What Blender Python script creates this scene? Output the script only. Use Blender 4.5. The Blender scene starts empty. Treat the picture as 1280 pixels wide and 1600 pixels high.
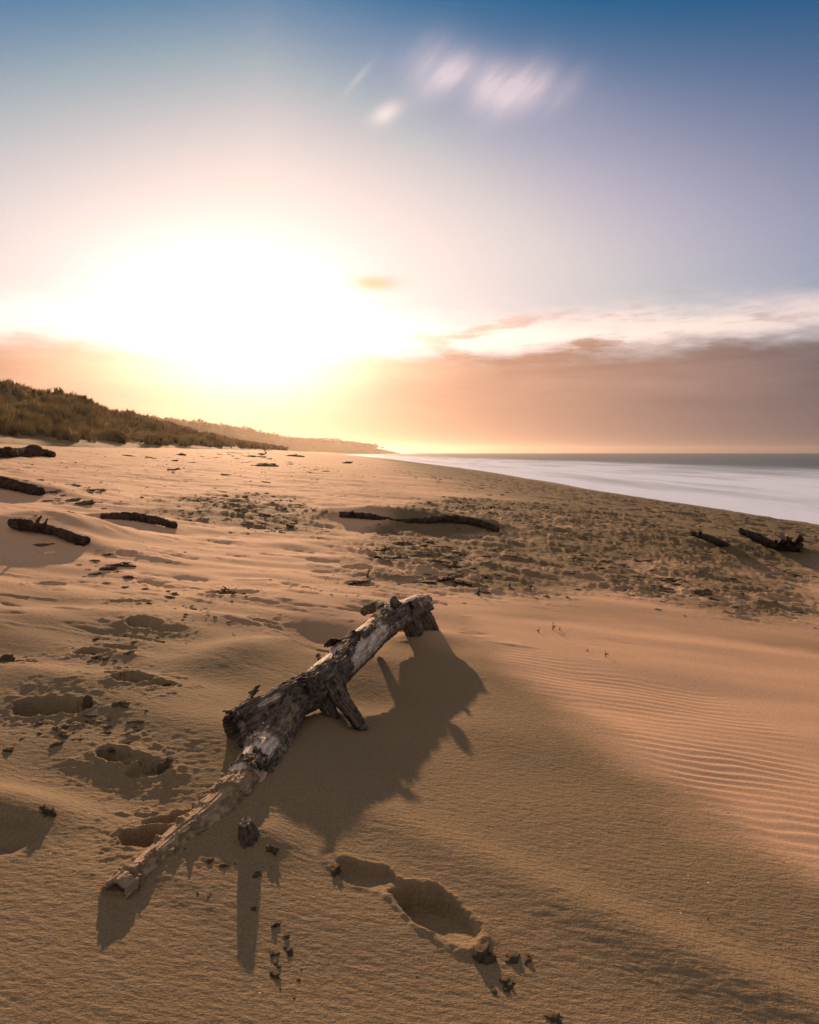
import bpy, bmesh, math, random
import numpy as np
from mathutils import Vector, Matrix

SC = bpy.context.scene
COL = SC.collection

# ------------------------------------------------------------------ camera
LENS = 22.0
F = LENS / 36.0 * 1600.0            # focal length in photo pixels
PITCH = math.atan(93.0 / F)         # looks slightly down
CAM_Z = 1.0
cam_d = bpy.data.cameras.new('camera')
cam_d.sensor_fit = 'VERTICAL'
cam_d.sensor_height = 36.0
cam_d.sensor_width = 36.0
cam_d.lens = LENS
cam_d.clip_start = 0.02
cam_d.clip_end = 30000.0
cam = bpy.data.objects.new('camera', cam_d)
COL.objects.link(cam)
cam.location = (0, 0, CAM_Z)
cam.rotation_euler = (math.pi / 2 - PITCH, 0, 0)
SC.camera = cam

# ------------------------------------------------------------------ exposure
SC.view_settings.view_transform = 'Standard'
SC.view_settings.look = 'None'
SC.view_settings.gamma = 1.0
SC.view_settings.exposure = 1.2
EXPK = 2.0 ** -1.2                  # sky colours below are given as displayed values

# ------------------------------------------------------------------ sun
SUN_AZ, SUN_EL = -14.4, 14.0        # degrees, azimuth from +Y towards +X
a, e = math.radians(SUN_AZ), math.radians(SUN_EL)
SUN_DIR = Vector((math.sin(a) * math.cos(e), math.cos(a) * math.cos(e), math.sin(e)))
sun_d = bpy.data.lights.new('sun', 'SUN')
sun_d.energy = 3.4
sun_d.angle = math.radians(0.9)
sun_d.color = (1.0, 0.60, 0.34)
sun = bpy.data.objects.new('sun', sun_d)
COL.objects.link(sun)
sun.rotation_euler = (-SUN_DIR).to_track_quat('-Z', 'Y').to_euler()
sun.location = (-20, 60, 30)

# ------------------------------------------------------------------ node helpers
class E:
    """tiny expression builder over Math nodes"""
    nt = None
    def __init__(s, sock): s.s = sock
    @staticmethod
    def op(op, *args):
        n = E.nt.nodes.new('ShaderNodeMath'); n.operation = op
        for i, v in enumerate(args):
            if isinstance(v, E): E.nt.links.new(v.s, n.inputs[i])
            else: n.inputs[i].default_value = v
        return E(n.outputs[0])
    def __add__(s, o): return E.op('ADD', s, o)
    def __radd__(s, o): return E.op('ADD', o, s)
    def __sub__(s, o): return E.op('SUBTRACT', s, o)
    def __rsub__(s, o): return E.op('SUBTRACT', o, s)
    def __mul__(s, o): return E.op('MULTIPLY', s, o)
    def __rmul__(s, o): return E.op('MULTIPLY', o, s)
    def __truediv__(s, o): return E.op('DIVIDE', s, o)
    def __pow__(s, o): return E.op('POWER', s, o)
def e_exp(x): return E.op('EXPONENT', x)
def e_clamp(x):
    r = E.op('ADD', x, 0.0); r.s.node.use_clamp = True; return r
def e_smooth(x, lo, hi):
    n = E.nt.nodes.new('ShaderNodeMapRange'); n.interpolation_type = 'SMOOTHSTEP'
    E.nt.links.new(x.s, n.inputs[0])
    n.inputs[1].default_value = lo; n.inputs[2].default_value = hi
    return E(n.outputs[0])
def e_combine(x, y, z):
    n = E.nt.nodes.new('ShaderNodeCombineXYZ')
    for i, v in enumerate((x, y, z)):
        if isinstance(v, E): E.nt.links.new(v.s, n.inputs[i])
        else: n.inputs[i].default_value = v
    return n.outputs[0]
def e_noise(vec, scale, detail=4, rough=0.55, dist=0.0):
    n = E.nt.nodes.new('ShaderNodeTexNoise')
    E.nt.links.new(vec, n.inputs['Vector'])
    n.inputs['Scale'].default_value = scale; n.inputs['Detail'].default_value = detail
    n.inputs['Roughness'].default_value = rough; n.inputs['Distortion'].default_value = dist
    return E(n.outputs[0])
def v_math(op, a, b):
    n = E.nt.nodes.new('ShaderNodeVectorMath'); n.operation = op
    for i, v in enumerate((a, b)):
        if isinstance(v, (tuple, list)): n.inputs[i].default_value = v
        elif isinstance(v, E): E.nt.links.new(v.s, n.inputs[i])
        else: E.nt.links.new(v, n.inputs[i])
    return n.outputs[0]
def v_scale(v, f):
    n = E.nt.nodes.new('ShaderNodeVectorMath'); n.operation = 'SCALE'
    if isinstance(v, (tuple, list)): n.inputs[0].default_value = v
    else: E.nt.links.new(v, n.inputs[0])
    if isinstance(f, E): E.nt.links.new(f.s, n.inputs['Scale'])
    else: n.inputs['Scale'].default_value = f
    return n.outputs[0]
def c_mix(f, a, b):
    n = E.nt.nodes.new('ShaderNodeMix'); n.data_type = 'RGBA'
    if isinstance(f, E): E.nt.links.new(f.s, n.inputs[0])
    else: n.inputs[0].default_value = f
    for i, v in ((6, a), (7, b)):
        if isinstance(v, (tuple, list)): n.inputs[i].default_value = (*v[:3], 1)
        else: E.nt.links.new(v, n.inputs[i])
    return n.outputs[2]

# ------------------------------------------------------------------ world: Nishita sky + veiled sun glow + clouds
W = bpy.data.worlds.new('World'); SC.world = W
W.use_nodes = True
nt = W.node_tree; E.nt = nt
for n in list(nt.nodes): nt.nodes.remove(n)
out = nt.nodes.new('ShaderNodeOutputWorld')
bg = nt.nodes.new('ShaderNodeBackground')
SKY_STRENGTH = 0.1
bg.inputs['Strength'].default_value = SKY_STRENGTH
nt.links.new(bg.outputs[0], out.inputs[0])
sky = nt.nodes.new('ShaderNodeTexSky')
sky.sky_type = 'NISHITA'; sky.sun_disc = False
sky.sun_elevation = math.radians(SUN_EL)
sky.sun_rotation = math.radians(SUN_AZ)
sky.air_density = 1.0; sky.dust_density = 0.6; sky.ozone_density = 2.0
tc = nt.nodes.new('ShaderNodeTexCoord')
sep = nt.nodes.new('ShaderNodeSeparateXYZ')
nt.links.new(tc.outputs['Generated'], sep.inputs[0])
dx, dy, dz = E(sep.outputs[0]), E(sep.outputs[1]), E(sep.outputs[2])
R2D = 180 / math.pi
az = E.op('ARCTAN2', dx, dy) * R2D
el = E.op('ARCSINE', dz) * R2D
daz = az - SUN_AZ
delv = el - 11.8
def gauss(x, sx, y, sy):
    p = x / sx; q = y / sy
    return e_exp((p * p + q * q) * -0.5)
d1 = daz - 2.0
el_eff = el + E.op('MAXIMUM', d1 * 0.11, d1 * -0.21)
g1 = e_exp((d1 / 31.0) * (d1 / 31.0) * -0.5) * e_smooth(el_eff, 38.0, 18.0)
core = gauss(daz + 0.4, 6.3, delv + 1.2, 3.5)
core2 = gauss(daz, 14.0, delv + 0.5, 4.5)
K = EXPK / SKY_STRENGTH
skyc = v_math('MULTIPLY', v_math('MINIMUM', sky.outputs[0], (5.0, 5.0, 5.0)), (0.003, 0.195, 0.30))
glow = v_scale((1.00 * K, 0.58 * K, 0.40 * K), g1)
glow = v_math('ADD', glow, v_scale((0.8 * K, 0.85 * K, 0.9 * K), core))
glow = v_math('ADD', glow, v_scale((0.18 * K, 0.16 * K, 0.13 * K), core2))
clear = v_math('ADD', skyc, glow)
# warm fill light added to the sky out of view, overhead and behind the viewer
sky_fill = e_clamp(e_smooth(el, 40.0, 75.0) + e_smooth(dy, 0.1, -0.5) * e_smooth(el, -2.0, 14.0))
clear = v_math('ADD', clear, v_scale((0.48 * K, 0.325 * K, 0.17 * K), sky_fill))
# high wisps drawn out by wind
wisps = None
def wisp(a0, e0, la, lb, rot, amp):
    global wisps
    c, s = math.cos(math.radians(rot)), math.sin(math.radians(rot))
    u = (az - a0) * c + (el - e0) * s
    v = (el - e0) * c - (az - a0) * s
    g = gauss(u, la, v, lb) * amp
    wisps = g if wisps is None else wisps + g
WISPS = [((668, 96), 1.6, .95, 30, .40), ((702, 117), 1.6, .62, 26, .85), ((766, 134), 1.3, .85, 30, .75),
         ((802, 141), 1.6, .62, 40, .75), ((836, 140), 1.4, .6, 36, .6), ((884, 139), 1.4, .55, 32, .25),
         ((603, 177), .95, .42, 22, .9), ((560, 122), 1.0, .17, 40, .35), ((768, 128), 5.2, 1.2, -12, .30)]
def px_azel(px, py):
    x, y = (px - 640) / F, (800 - py) / F
    fy = math.cos(PITCH) + y * math.sin(PITCH); fz = -math.sin(PITCH) + y * math.cos(PITCH)
    return math.degrees(math.atan2(x, fy)), math.degrees(math.atan2(fz, math.hypot(x, fy)))
for (p, la, lb, r, am) in WISPS:
    A, B = px_azel(*p); wisp(A, B, la, lb, r, am)
azel = e_combine(az, el, 0.0)
wu = az * 0.79 + el * 0.61; wv = el * 0.79 - az * 0.61
wn = e_noise(e_combine(wu * 0.35, wv * 1.5, 3.0), 1.0, 3, 0.55)
wisps = e_clamp(wisps * (wn * 0.9 + 0.45))
clear = v_math('ADD', clear, v_scale((0.48 * K, 0.31 * K, 0.23 * K), wisps))
# low cloud bank along the horizon
nb = e_noise(e_combine(az * 0.55, el * 2.2, 1.0), 0.38, 6, 0.62)
nb2 = e_noise(e_combine(az * 0.16, el * 0.9, 7.0), 0.5, 5, 0.6)
edge = (nb - 0.5) * 3.2 + 8.6
bank = e_smooth(edge - el + e_smooth(az, -10.0, 25.0) * 0.3, -1.1, 1.5)
puff = e_smooth(e_noise(e_combine(az * 0.22, el * 1.1, 4.0), 0.52, 5, 0.55), 0.50, 0.62) * gauss(az - 14.0, 13.0, el - 10.2, 1.3)
puffL = gauss(az + 3.2, 1.5, el - 14.6, 0.42) * 1.0
bank = e_clamp(bank + puff * 0.8 + puffL)
gb = e_exp((daz / 25.0) * (daz / 25.0) * -0.5)
mott = (nb2 - 0.5) * 1.0 * e_smooth(el, 1.5, 6.5) + 1.0
bankc = v_math('ADD', (0.072 * K, 0.078 * K, 0.108 * K), v_scale((0.86 * K, 0.37 * K, 0.135 * K), gb))
bankc = v_scale(bankc, mott)
bcore = gauss(daz - 0.5, 7.6, el - 9.8, 3.8)
bankc = v_math('ADD', bankc, v_scale((1.9 * K, 1.4 * K, 1.0 * K), bcore))
# bright rim of the bank
rim = gauss(daz - 10.0, 70.0, el - edge - 1.5, 1.1) * 0.8
clear = v_math('ADD', clear, v_scale((0.72 * K, 0.40 * K, 0.24 * K), rim))
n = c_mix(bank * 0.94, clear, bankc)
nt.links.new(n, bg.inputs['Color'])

# ------------------------------------------------------------------ numpy noise
def _hash(ix, iy, seed):
    h = (ix.astype(np.int64) * 374761393 + iy.astype(np.int64) * 668265263 + seed * 2246822519) & 0xffffffff
    h = ((h ^ (h >> 13)) * 1274126177) & 0xffffffff
    h = ((h ^ (h >> 16)) * 2654435761) & 0xffffffff
    return h ^ (h >> 15)
def gn(x, y, seed=0):
    x = np.asarray(x, np.float64); y = np.asarray(y, np.float64)
    ix = np.floor(x); iy = np.floor(y)
    fx = x - ix; fy = y - iy
    ux = fx * fx * fx * (fx * (fx * 6 - 15) + 10); uy = fy * fy * fy * (fy * (fy * 6 - 15) + 10)
    def g(i, j):
        h = _hash(ix + i, iy + j, seed)
        gx = (h & 0xffff) / 32767.5 - 1.0; gy = (h >> 16) / 32767.5 - 1.0
        return gx * (fx - i) + gy * (fy - j)
    a = g(0, 0); b = g(1, 0); c = g(0, 1); d = g(1, 1)
    return (a + (b - a) * ux + (c - a) * uy + (a - b - c + d) * ux * uy) * 1.35
def fbm(x, y, seed=0, octv=4, gain=0.5, lac=2.03):
    s = 0; am = 1.0
    for k in range(octv):
        s = s + am * gn(x, y, seed + 17 * k); am *= gain; x = x * lac + 3.7; y = y * lac - 1.3
    return s
def sm(lo, hi, x):
    t = np.clip((x - lo) / (hi - lo), 0, 1); return t * t * (3 - 2 * t)

# ------------------------------------------------------------------ terrain
SHORE_Y = np.array([-60, 0, 17, 26, 41, 84, 140, 200, 300, 441, 600, 800, 1000, 1150, 1300, 1500], float)
SHORE_X = np.array([24, 19.0, 17.8, 17.1, 15.6, 13.2, 8.0, 0, -14.5, -37, -61, -82, -90, -84, -60, -30], float)
def hermite(xq, X, Y):
    m = np.gradient(Y, X)
    xq = np.clip(xq, X[0], X[-1])
    i = np.clip(np.searchsorted(X, xq) - 1, 0, len(X) - 2)
    h = X[i + 1] - X[i]; t = (xq - X[i]) / h
    return ((2*t**3 - 3*t**2 + 1) * Y[i] + (t**3 - 2*t**2 + t) * h * m[i] + (-2*t**3 + 3*t**2) * Y[i+1] + (t**3 - t**2) * h * m[i+1])
def shore(y): return hermite(np.asarray(y, float), SHORE_Y, SHORE_X)
PS = np.array([-400, -30, 0, 5, 10, 14, 18.9, 23, 30, 38, 45, 60, 600], float)
PZ = np.array([-20, -4.0, -2.0, -1.38, -0.78, -0.36, 0.0, 0.25, 0.80, 1.45, 1.9, 2.0, 2.0], float)
SEA_Z = -2.0
def macro(x, y):
    s = shore(y) - x
    z = hermite(s, PS, PZ)
    far = sm(6, 30, y)
    z = z + far * 0.10 * gn(x / 9.0, y / 16.0, 5)
    return z
def px_ray(px, py):
    x, y = (px - 640) / F, (800 - py) / F
    return np.array([x, math.cos(PITCH) + y * math.sin(PITCH), -math.sin(PITCH) + y * math.cos(PITCH)])
_T = np.concatenate([np.linspace(0.6, 12, 500), np.geomspace(12.02, 600, 700)])
def hit(px, py, fn=None, lift=0.0):
    """the point of the ground seen at a photo pixel"""
    fn = fn or macro
    d = px_ray(px, py)
    P = d[None, :] * _T[:, None]
    h = P[:, 2] + CAM_Z - lift - fn(P[:, 0], P[:, 1])
    k = np.argmax(h < 0)
    if h[k] >= 0: k = len(_T) - 1
    t0, t1 = _T[k - 1], _T[k]; h0, h1 = h[k - 1], h[k]
    t = t0 + (t1 - t0) * h0 / (h0 - h1 + 1e-12)
    p = d * t; return Vector((p[0], p[1], p[2] + CAM_Z))
def poly_sd(poly, x, y):
    """signed distance, positive inside"""
    d = np.full(x.shape, 1e9); ins = np.zeros(x.shape, bool)
    n = len(poly)
    for i in range(n):
        ax, ay = poly[i]; bx, by = poly[(i + 1) % n]
        ex, ey = bx - ax, by - ay
        t = np.clip(((x - ax) * ex + (y - ay) * ey) / (ex * ex + ey * ey), 0, 1)
        d = np.minimum(d, np.hypot(x - ax - t * ex, y - ay - t * ey))
        c = ((ay > y) != (by > y)) & (x < ex * (y - ay) / (ey if ey else 1e-9) + ax)
        ins ^= c
    return np.where(ins, d, -d)
def wpoly(pts): return [tuple(hit(*p)[:2]) for p in pts]

# dents: photo endpoints of the long axis, half width (m), depth (m)
DENTS = [((618, 1386), (744, 1466), .056, .040), ((528, 1350), (640, 1396), .042, .018),
         ((190, 1304), (292, 1304), .050, .034), ((222, 1278), (300, 1262), .035, .012),
         ((155, 1172), (208, 1184), .040, .030), ((206, 1200), (272, 1196), .035, .022), ((190, 1186), (250, 1190), .02, .015),
         ((24, 1108), (112, 1106), .070, .048), ((100, 1110), (146, 1108), .045, .03),
         ((162, 1058), (206, 1062), .04, .025), ((176, 1074), (236, 1070), .055, .035), ((230, 1078), (278, 1074), .03, .015),
         ((120, 1019), (180, 1021), .060, .036), ((200, 976), (250, 981), .065, .038), ((172, 943), (236, 943), .05, .032),
         ((322, 926), (404, 925), .08, .045), ((395, 967), (434, 970), .04, .022), ((238, 984), (292, 984), .03, .014),
         ((20, 1035), (62, 1037), .022, .015), ((100, 1128), (150, 1130), .02, .018), ((215, 906), (255, 910), .05, .03),
         ((165, 1008), (215, 1012), .03, .018), ((182, 870), (216, 872), .06, .03), ((88, 905), (60, 915), .10, .012),
         ((536, 888), (580, 887), .10, .05), ((540, 908), (585, 911), .09, .045)]
MOUNDS = [((75, 840), .55, .42, .27, -10), ((215, 815), .55, .24, .11, -8), ((10, 765), 1.0, .5, .22, -12), ((575, 814), .55, .34, .17, -6), ((705, 823), .70, .34, .18, -10), ((40, 713), 2.0, .8, .22, 0), ((1125, 850), .35, .15, .06, -20), ((1225, 858), .4, .3, .08, -20), ((372, 1022), .17, .13, .060, 25), ((455, 1000), .12, .08, .035, 30), ((330, 1150), .16, .10, .012, 0), ((20, 1262), .16, .065, .045, -8),
          ((398, 1322), .060, .045, .034, 0), ((190, 1026), .07, .045, .022, 0), ((205, 1185), .1, .05, .01, 0),
          ((212, 1066), .08, .05, .025, 0), ((520, 1350), .03, .02, .006, 0), ((100, 1165), .35, .10, .022, -18),
          ((60, 1060), .35, .12, .02, -12), ((40, 960), .5, .14, .03, -8), ((330, 970), .4, .12, .025, -8),
          ((1180, 1540), .9, .06, .022, -32), ((420, 1345), .10, .10, .006, 0), ((662, 992), .12, .11, .055, 20)]
HOLLOWS = [((505, 985), .17, .20, .085, 30), ((600, 1085), .17, .16, .045, 0), ((545, 1125), .08, .06, .030, 0),
           ((230, 1235), .22, .16, .020, 0), ((650, 985), .14, .10, .03, 0), ((1020, 1090), .7, .35, .02, -25)]
def _pre():
    global DENT_W, BUMP_W, P_RIPPLE, P_ROUGH, P_ROUGH2, P_SMOOTH
    DENT_W = []
    for (p, q, w, d) in DENTS:
        if p[0] < 480: d *= 1.35
        A, B = hit(*p), hit(*q)
        DENT_W.append(((A.x + B.x) / 2, (A.y + B.y) / 2, max((B.xy - A.xy).length / 2, .02), math.atan2(B.y - A.y, B.x - A.x), w, d))
    BUMP_W = []
    for lst, sg in ((MOUNDS, 1), (HOLLOWS, -1)):
        for (p, sx, sy, h, r) in lst:
            A = hit(*p); BUMP_W.append((A.x, A.y, sx, sy, h * sg, math.radians(r)))
    P_RIPPLE = wpoly([(735, 1000), (800, 990), (960, 1035), (1120, 1075), (1290, 1160), (1420, 1300), (1420, 1470), (1280, 1395), (1120, 1300), (960, 1190), (800, 1060)])
    P_ROUGH = wpoly([(560, 800), (700, 775), (900, 790), (1300, 870), (1300, 985), (1150, 972), (960, 935), (860, 945), (700, 930), (560, 905), (520, 850)])
    P_ROUGH2 = wpoly([(230, 775), (420, 770), (560, 800), (530, 850), (380, 835), (250, 815)])
    P_SMOOTH = wpoly([(690, 950), (880, 958), (1000, 968), (1160, 990), (1420, 1040), (1420, 1480), (1280, 1400), (1120, 1300), (960, 1190), (800, 1060), (730, 1000)])
_pre()
def _piles():
    a = [(*hit(px, py, macro, t)[:2], float(hit(px, py, macro, t)[2]) + o) for (px, py, t, o) in
         [(412, 1180, .04, .012), (380, 1243, .02, .034), (340, 1288, .004, .040), (282, 1330, -.006, .032), (228, 1370, -.005, .022), (192, 1395, .0, .004)]]
    b = [(*hit(px, py, macro, t)[:2], float(hit(px, py, macro, t)[2]) + o) for (px, py, t, o) in
         [(500, 1105, .03, -.01), (450, 1140, .04, .0), (425, 1185, .03, .0)]]
    return [(a, .21, .05), (b, .12, .09)]
PILES = _piles()
RIP_DIR = math.radians(-11)
def ground(x, y, full=False):
    x = np.asarray(x, float); y = np.asarray(y, float)
    s = shore(y) - x
    z = macro(x, y)
    near = 1 - sm(6, 14, y)
    mid = 1 - sm(25, 60, y)
    # wind drifts, drawn out across the view
    c, n_ = math.cos(math.radians(-14)), math.sin(math.radians(-14))
    u = x * c + y * n_; v = -x * n_ + y * c
    z = z + 0.033 * fbm(u / 1.1, v / 0.42, 11, 2) * mid * (0.35 + 0.65 * sm(.3, -1.2, x))
    z = z + 0.06 * fbm(u / 4.2, v / 1.6, 12, 2) * sm(3.0, 7, y) * mid
    lm = sm(2.4, 3.6, y) * (1 - sm(16, 30, y)) * sm(1.5, -.3, x - .12 * (y - 3))
    n2_ = fbm(u / .75, v / .17, 13, 4, .58)
    z = z + lm * (1 + .08 * y) * (-0.045 * np.clip(n2_ - .38, 0, .3) + .020 * np.clip(fbm(u / .5, v / .10, 14, 3) - .35, 0, .4))
    fresh = np.zeros(x.shape)
    nearm = y < 13
    if np.any(nearm):
        xs = x[nearm]; ys = y[nearm]; dz_ = np.zeros(xs.shape); fr = np.zeros(xs.shape)
        wx = xs + 0.020 * fbm(xs / .09, ys / .09, 31, 4, .55); wy = ys + 0.020 * fbm(xs / .09 + 9, ys / .09, 32, 4, .55)
        for (cx, cy, sx, sy, h, r) in BUMP_W:
            c, n_ = math.cos(r), math.sin(r)
            a = ((xs - cx) * c + (ys - cy) * n_) / sx; b = (-(xs - cx) * n_ + (ys - cy) * c) / sy
            dz_ += h * np.exp(-0.5 * (a * a + b * b))
        # sand banked along the half-buried limb and the near end of the trunk
        for (Q, rw, lw) in PILES:
            bd = np.full(xs.shape, 9.); bz = np.zeros(xs.shape); bs = np.ones(xs.shape)
            for (a_, b_) in zip(Q[:-1], Q[1:]):
                ex, ey = b_[0] - a_[0], b_[1] - a_[1]; L2 = ex * ex + ey * ey
                tt = np.clip(((xs - a_[0]) * ex + (ys - a_[1]) * ey) / L2, 0, 1)
                d_ = np.hypot(xs - a_[0] - tt * ex, ys - a_[1] - tt * ey); k_ = d_ < bd
                bd = np.where(k_, d_, bd); bz = np.where(k_, a_[2] + tt * (b_[2] - a_[2]), bz)
                bs = np.where(k_, (xs - a_[0]) * ey - (ys - a_[1]) * ex, bs)
            w_ = np.where(bs < 0, np.exp(-(bd / rw) ** 2), np.exp(-(bd / lw) ** 2))
            dz_ += w_ * np.maximum(0, bz - z[nearm] - dz_)
        # the undercut drift at the left edge of the view
        for (cx, cy, L, r, w, d) in DENT_W:
            c, n_ = math.cos(r), math.sin(r)
            a = ((wx - cx) * c + (wy - cy) * n_) / (L * 1.05); b = (-(wx - cx) * n_ + (wy - cy) * c) / w
            rr = (np.abs(a) ** 2.3 + np.abs(b) ** 2.3) ** (1 / 2.3)
            q_ = ((wx - cx) * SUN_DIR.x + (wy - cy) * SUN_DIR.y) / math.hypot(L * math.cos(r - math.radians(104)), w * math.sin(r - math.radians(104)))
            dz_ += -1.6 * d * sm(1.02, 0.80, rr) * np.clip(.55 + .5 * q_, .0, 1.1) + 0.10 * d * np.exp(-((rr - 1.14) / .13) ** 2) * (1 + fbm(xs / .03, ys / .03, 33, 2))
        # trampled crumbs round the prints
        trm = np.zeros(xs.shape)
        for (cx, cy, L, r, w, d) in DENT_W[2:]:
            trm = np.maximum(trm, np.exp(-((xs - cx) ** 2 + (ys - cy) ** 2) / (L * 1.9 + .05) ** 2))
        dz_ += trm * (.016 * np.maximum(0, fbm(xs / .075, ys / .055, 36, 4, .6) - .12) + .004 * fbm(xs / .03, ys / .022, 37, 3))
        # step at the left edge
        A, B = STEP
        ex, ey = B[0] - A[0], B[1] - A[1]; L = math.hypot(ex, ey); ex /= L; ey /= L
        al = (wx - A[0]) * ex + (wy - A[1]) * ey; pr = -(wx - A[0]) * ey + (wy - A[1]) * ex
        dz_ += -0.028 * sm(0.0, -0.02, pr) * sm(-0.16, -0.06, pr) * sm(L + .01, L - .06, al)
        # wind ripples
        rip = sm(-0.02, 0.22, poly_sd(P_RIPPLE, xs, ys) + 0.10 * fbm(xs / .5, ys / .5, 41, 2))
        c, n_ = math.cos(RIP_DIR), math.sin(RIP_DIR)
        uu = xs * c + ys * n_; vv = -xs * n_ + ys * c
        ph = (vv + 0.042 * fbm(uu / .55, vv / .35, 42, 3) + 0.006 * gn(uu / .12, vv / .1, 43)) / 0.049
        w_ = ph - np.floor(ph)
        prof = np.where(w_ < .62, sm(0, .62, w_), sm(1, .62, w_))
        dz_ += 0.0034 * rip * (prof - .5) * np.clip(0.75 + 1.0 * gn(uu / .45, vv / .22, 44), .1, 1.5)
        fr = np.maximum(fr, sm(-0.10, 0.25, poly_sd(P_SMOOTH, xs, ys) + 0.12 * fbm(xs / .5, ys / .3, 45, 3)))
        # small wind texture on the firmer sand
        dz_ += 0.0012 * (1 - fr) * fbm(u[nearm] / .045, v[nearm] / .016, 51, 3) * (1 - sm(3, 5, ys))
        z = z.copy(); z[nearm] += dz_; fresh[nearm] = fr
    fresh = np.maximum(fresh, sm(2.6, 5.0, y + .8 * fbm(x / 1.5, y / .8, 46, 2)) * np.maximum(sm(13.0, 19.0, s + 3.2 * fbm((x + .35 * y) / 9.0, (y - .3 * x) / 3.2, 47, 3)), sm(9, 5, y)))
    # trampled, scoured crust beyond the log
    q = (y > 3.2) & (y < 40)
    rough = np.zeros(x.shape)
    if np.any(q):
        xs = x[q]; ys = y[q]
        m = np.maximum(sm(-.25, .6, poly_sd(P_ROUGH, xs, ys) + 0.5 * fbm(xs / 1.2, ys / 1.2, 61, 2)),
                       sm(-.3, .8, poly_sd(P_ROUGH2, xs, ys) + 0.6 * fbm(xs / 1.2, ys / 1.2, 62, 2)))
        c, n_ = math.cos(math.radians(-16)), math.sin(math.radians(-16))
        uu = xs * c + ys * n_; vv = -xs * n_ + ys * c
        k = 1.0 + 0.06 * np.maximum(ys - 5, 0)
        n1 = fbm(uu / (.62 * k), vv / (.15 * k), 63, 5, .62)
        cl = np.maximum(0, n1 - 0.10) * (0.7 + .8 * np.abs(fbm(uu / (.16 * k), vv / (.05 * k), 65, 3, .6)))
        z = z.copy(); z[q] += m * (0.080 * np.minimum(cl, .40) * k - 0.006) + m * .013 * k * fbm(xs / (.09 * k), ys / (.09 * k), 64, 2)
        rough[q] = m
    # footprints in a band along the water
    q = (s > 1.0) & (s < 18) & (y > 8) & (y < 220)
    if np.any(q):
        xs = x[q]; ys = y[q]; ss = s[q]
        m = sm(1.5, 3.0, ss) * sm(16, 9, ss + 2 * gn(xs / 2.5, ys / 6, 73))
        n1 = fbm(xs / .5, ys / .65, 71, 3, .55)
        z = z.copy(); z[q] += m * (-0.30 * np.minimum(np.maximum(0, n1 - .10), .35)) + m * .02 * gn(xs / .2, ys / .4, 72)
        rough[q] = np.maximum(rough[q], m * .9)
    if full:
        return z, fresh, rough, s
    return z
A, B = hit(-200, 1296), hit(78, 1284)
STEP = ((A.x, A.y), (B.x, B.y))

def new_mesh(name, V, Fq, mat=None, smooth=True):
    me = bpy.data.meshes.new(name)
    V = np.asarray(V, np.float32); Fq = np.asarray(Fq, np.int32)
    k = Fq.shape[1]
    me.vertices.add(len(V)); me.vertices.foreach_set('co', V.ravel())
    me.loops.add(Fq.size); me.loops.foreach_set('vertex_index', Fq.ravel())
    me.polygons.add(len(Fq)); me.polygons.foreach_set('loop_start', np.arange(0, Fq.size, k, dtype=np.int32))
    me.update(calc_edges=True)
    me.polygons.foreach_set('use_smooth', np.full(len(Fq), smooth)); me.update()
    if mat: me.materials.append(mat)
    return me
def attr(me, name, vals):
    at = me.attributes.new(name, 'FLOAT', 'POINT'); at.data.foreach_set('value', np.asarray(vals, np.float32).ravel())
def grid_faces(nr, nc):
    i = np.arange(nr - 1)[:, None] * nc + np.arange(nc - 1)[None, :]
    return np.stack([i, i + 1, i + nc + 1, i + nc], -1).reshape(-1, 4)
def link(name, me, parent=None, **props):
    o = bpy.data.objects.new(name, me); COL.objects.link(o)
    if parent: o.parent = parent
    for k, v in props.items(): o[k] = v
    return o
def thing(name, label, cat, loc=(0, 0, 0), group=None):
    o = bpy.data.objects.new(name, None); COL.objects.link(o)
    o.location = loc; o['label'] = label; o['category'] = cat; o.empty_display_size = .1
    if group: o['group'] = group
    return o

# ------------------------------------------------------------------ materials
def mat_new(name):
    m = bpy.data.materials.new(name); m.use_nodes = True
    E.nt = m.node_tree
    for n in list(m.node_tree.nodes): m.node_tree.nodes.remove(n)
    o = m.node_tree.nodes.new('ShaderNodeOutputMaterial')
    b = m.node_tree.nodes.new('ShaderNodeBsdfPrincipled')
    m.node_tree.links.new(b.outputs[0], o.inputs[0])
    return m, b, o
def coord(kind='Object'):
    return E.nt.nodes.new('ShaderNodeTexCoord').outputs[kind]
def mapped(vec, scale=(1, 1, 1), rot=(0, 0, 0)):
    n = E.nt.nodes.new('ShaderNodeMapping')
    E.nt.links.new(vec, n.inputs[0]); n.inputs['Scale'].default_value = scale; n.inputs['Rotation'].default_value = rot
    return n.outputs[0]
def attrib(name):
    n = E.nt.nodes.new('ShaderNodeAttribute'); n.attribute_name = name; return E(n.outputs['Fac'])
def bump(h, strength, dist, normal=None):
    n = E.nt.nodes.new('ShaderNodeBump'); n.inputs['Strength'].default_value = strength; n.inputs['Distance'].default_value = dist
    E.nt.links.new(h.s, n.inputs['Height'])
    if normal: E.nt.links.new(normal, n.inputs['Normal'])
    return n.outputs[0]
def setc(sock, v):
    if isinstance(v, E): E.nt.links.new(v.s, sock)
    elif isinstance(v, (int, float)): sock.default_value = v
    elif isinstance(v, tuple): sock.default_value = (*v, 1)
    else: E.nt.links.new(v, sock)

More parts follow.
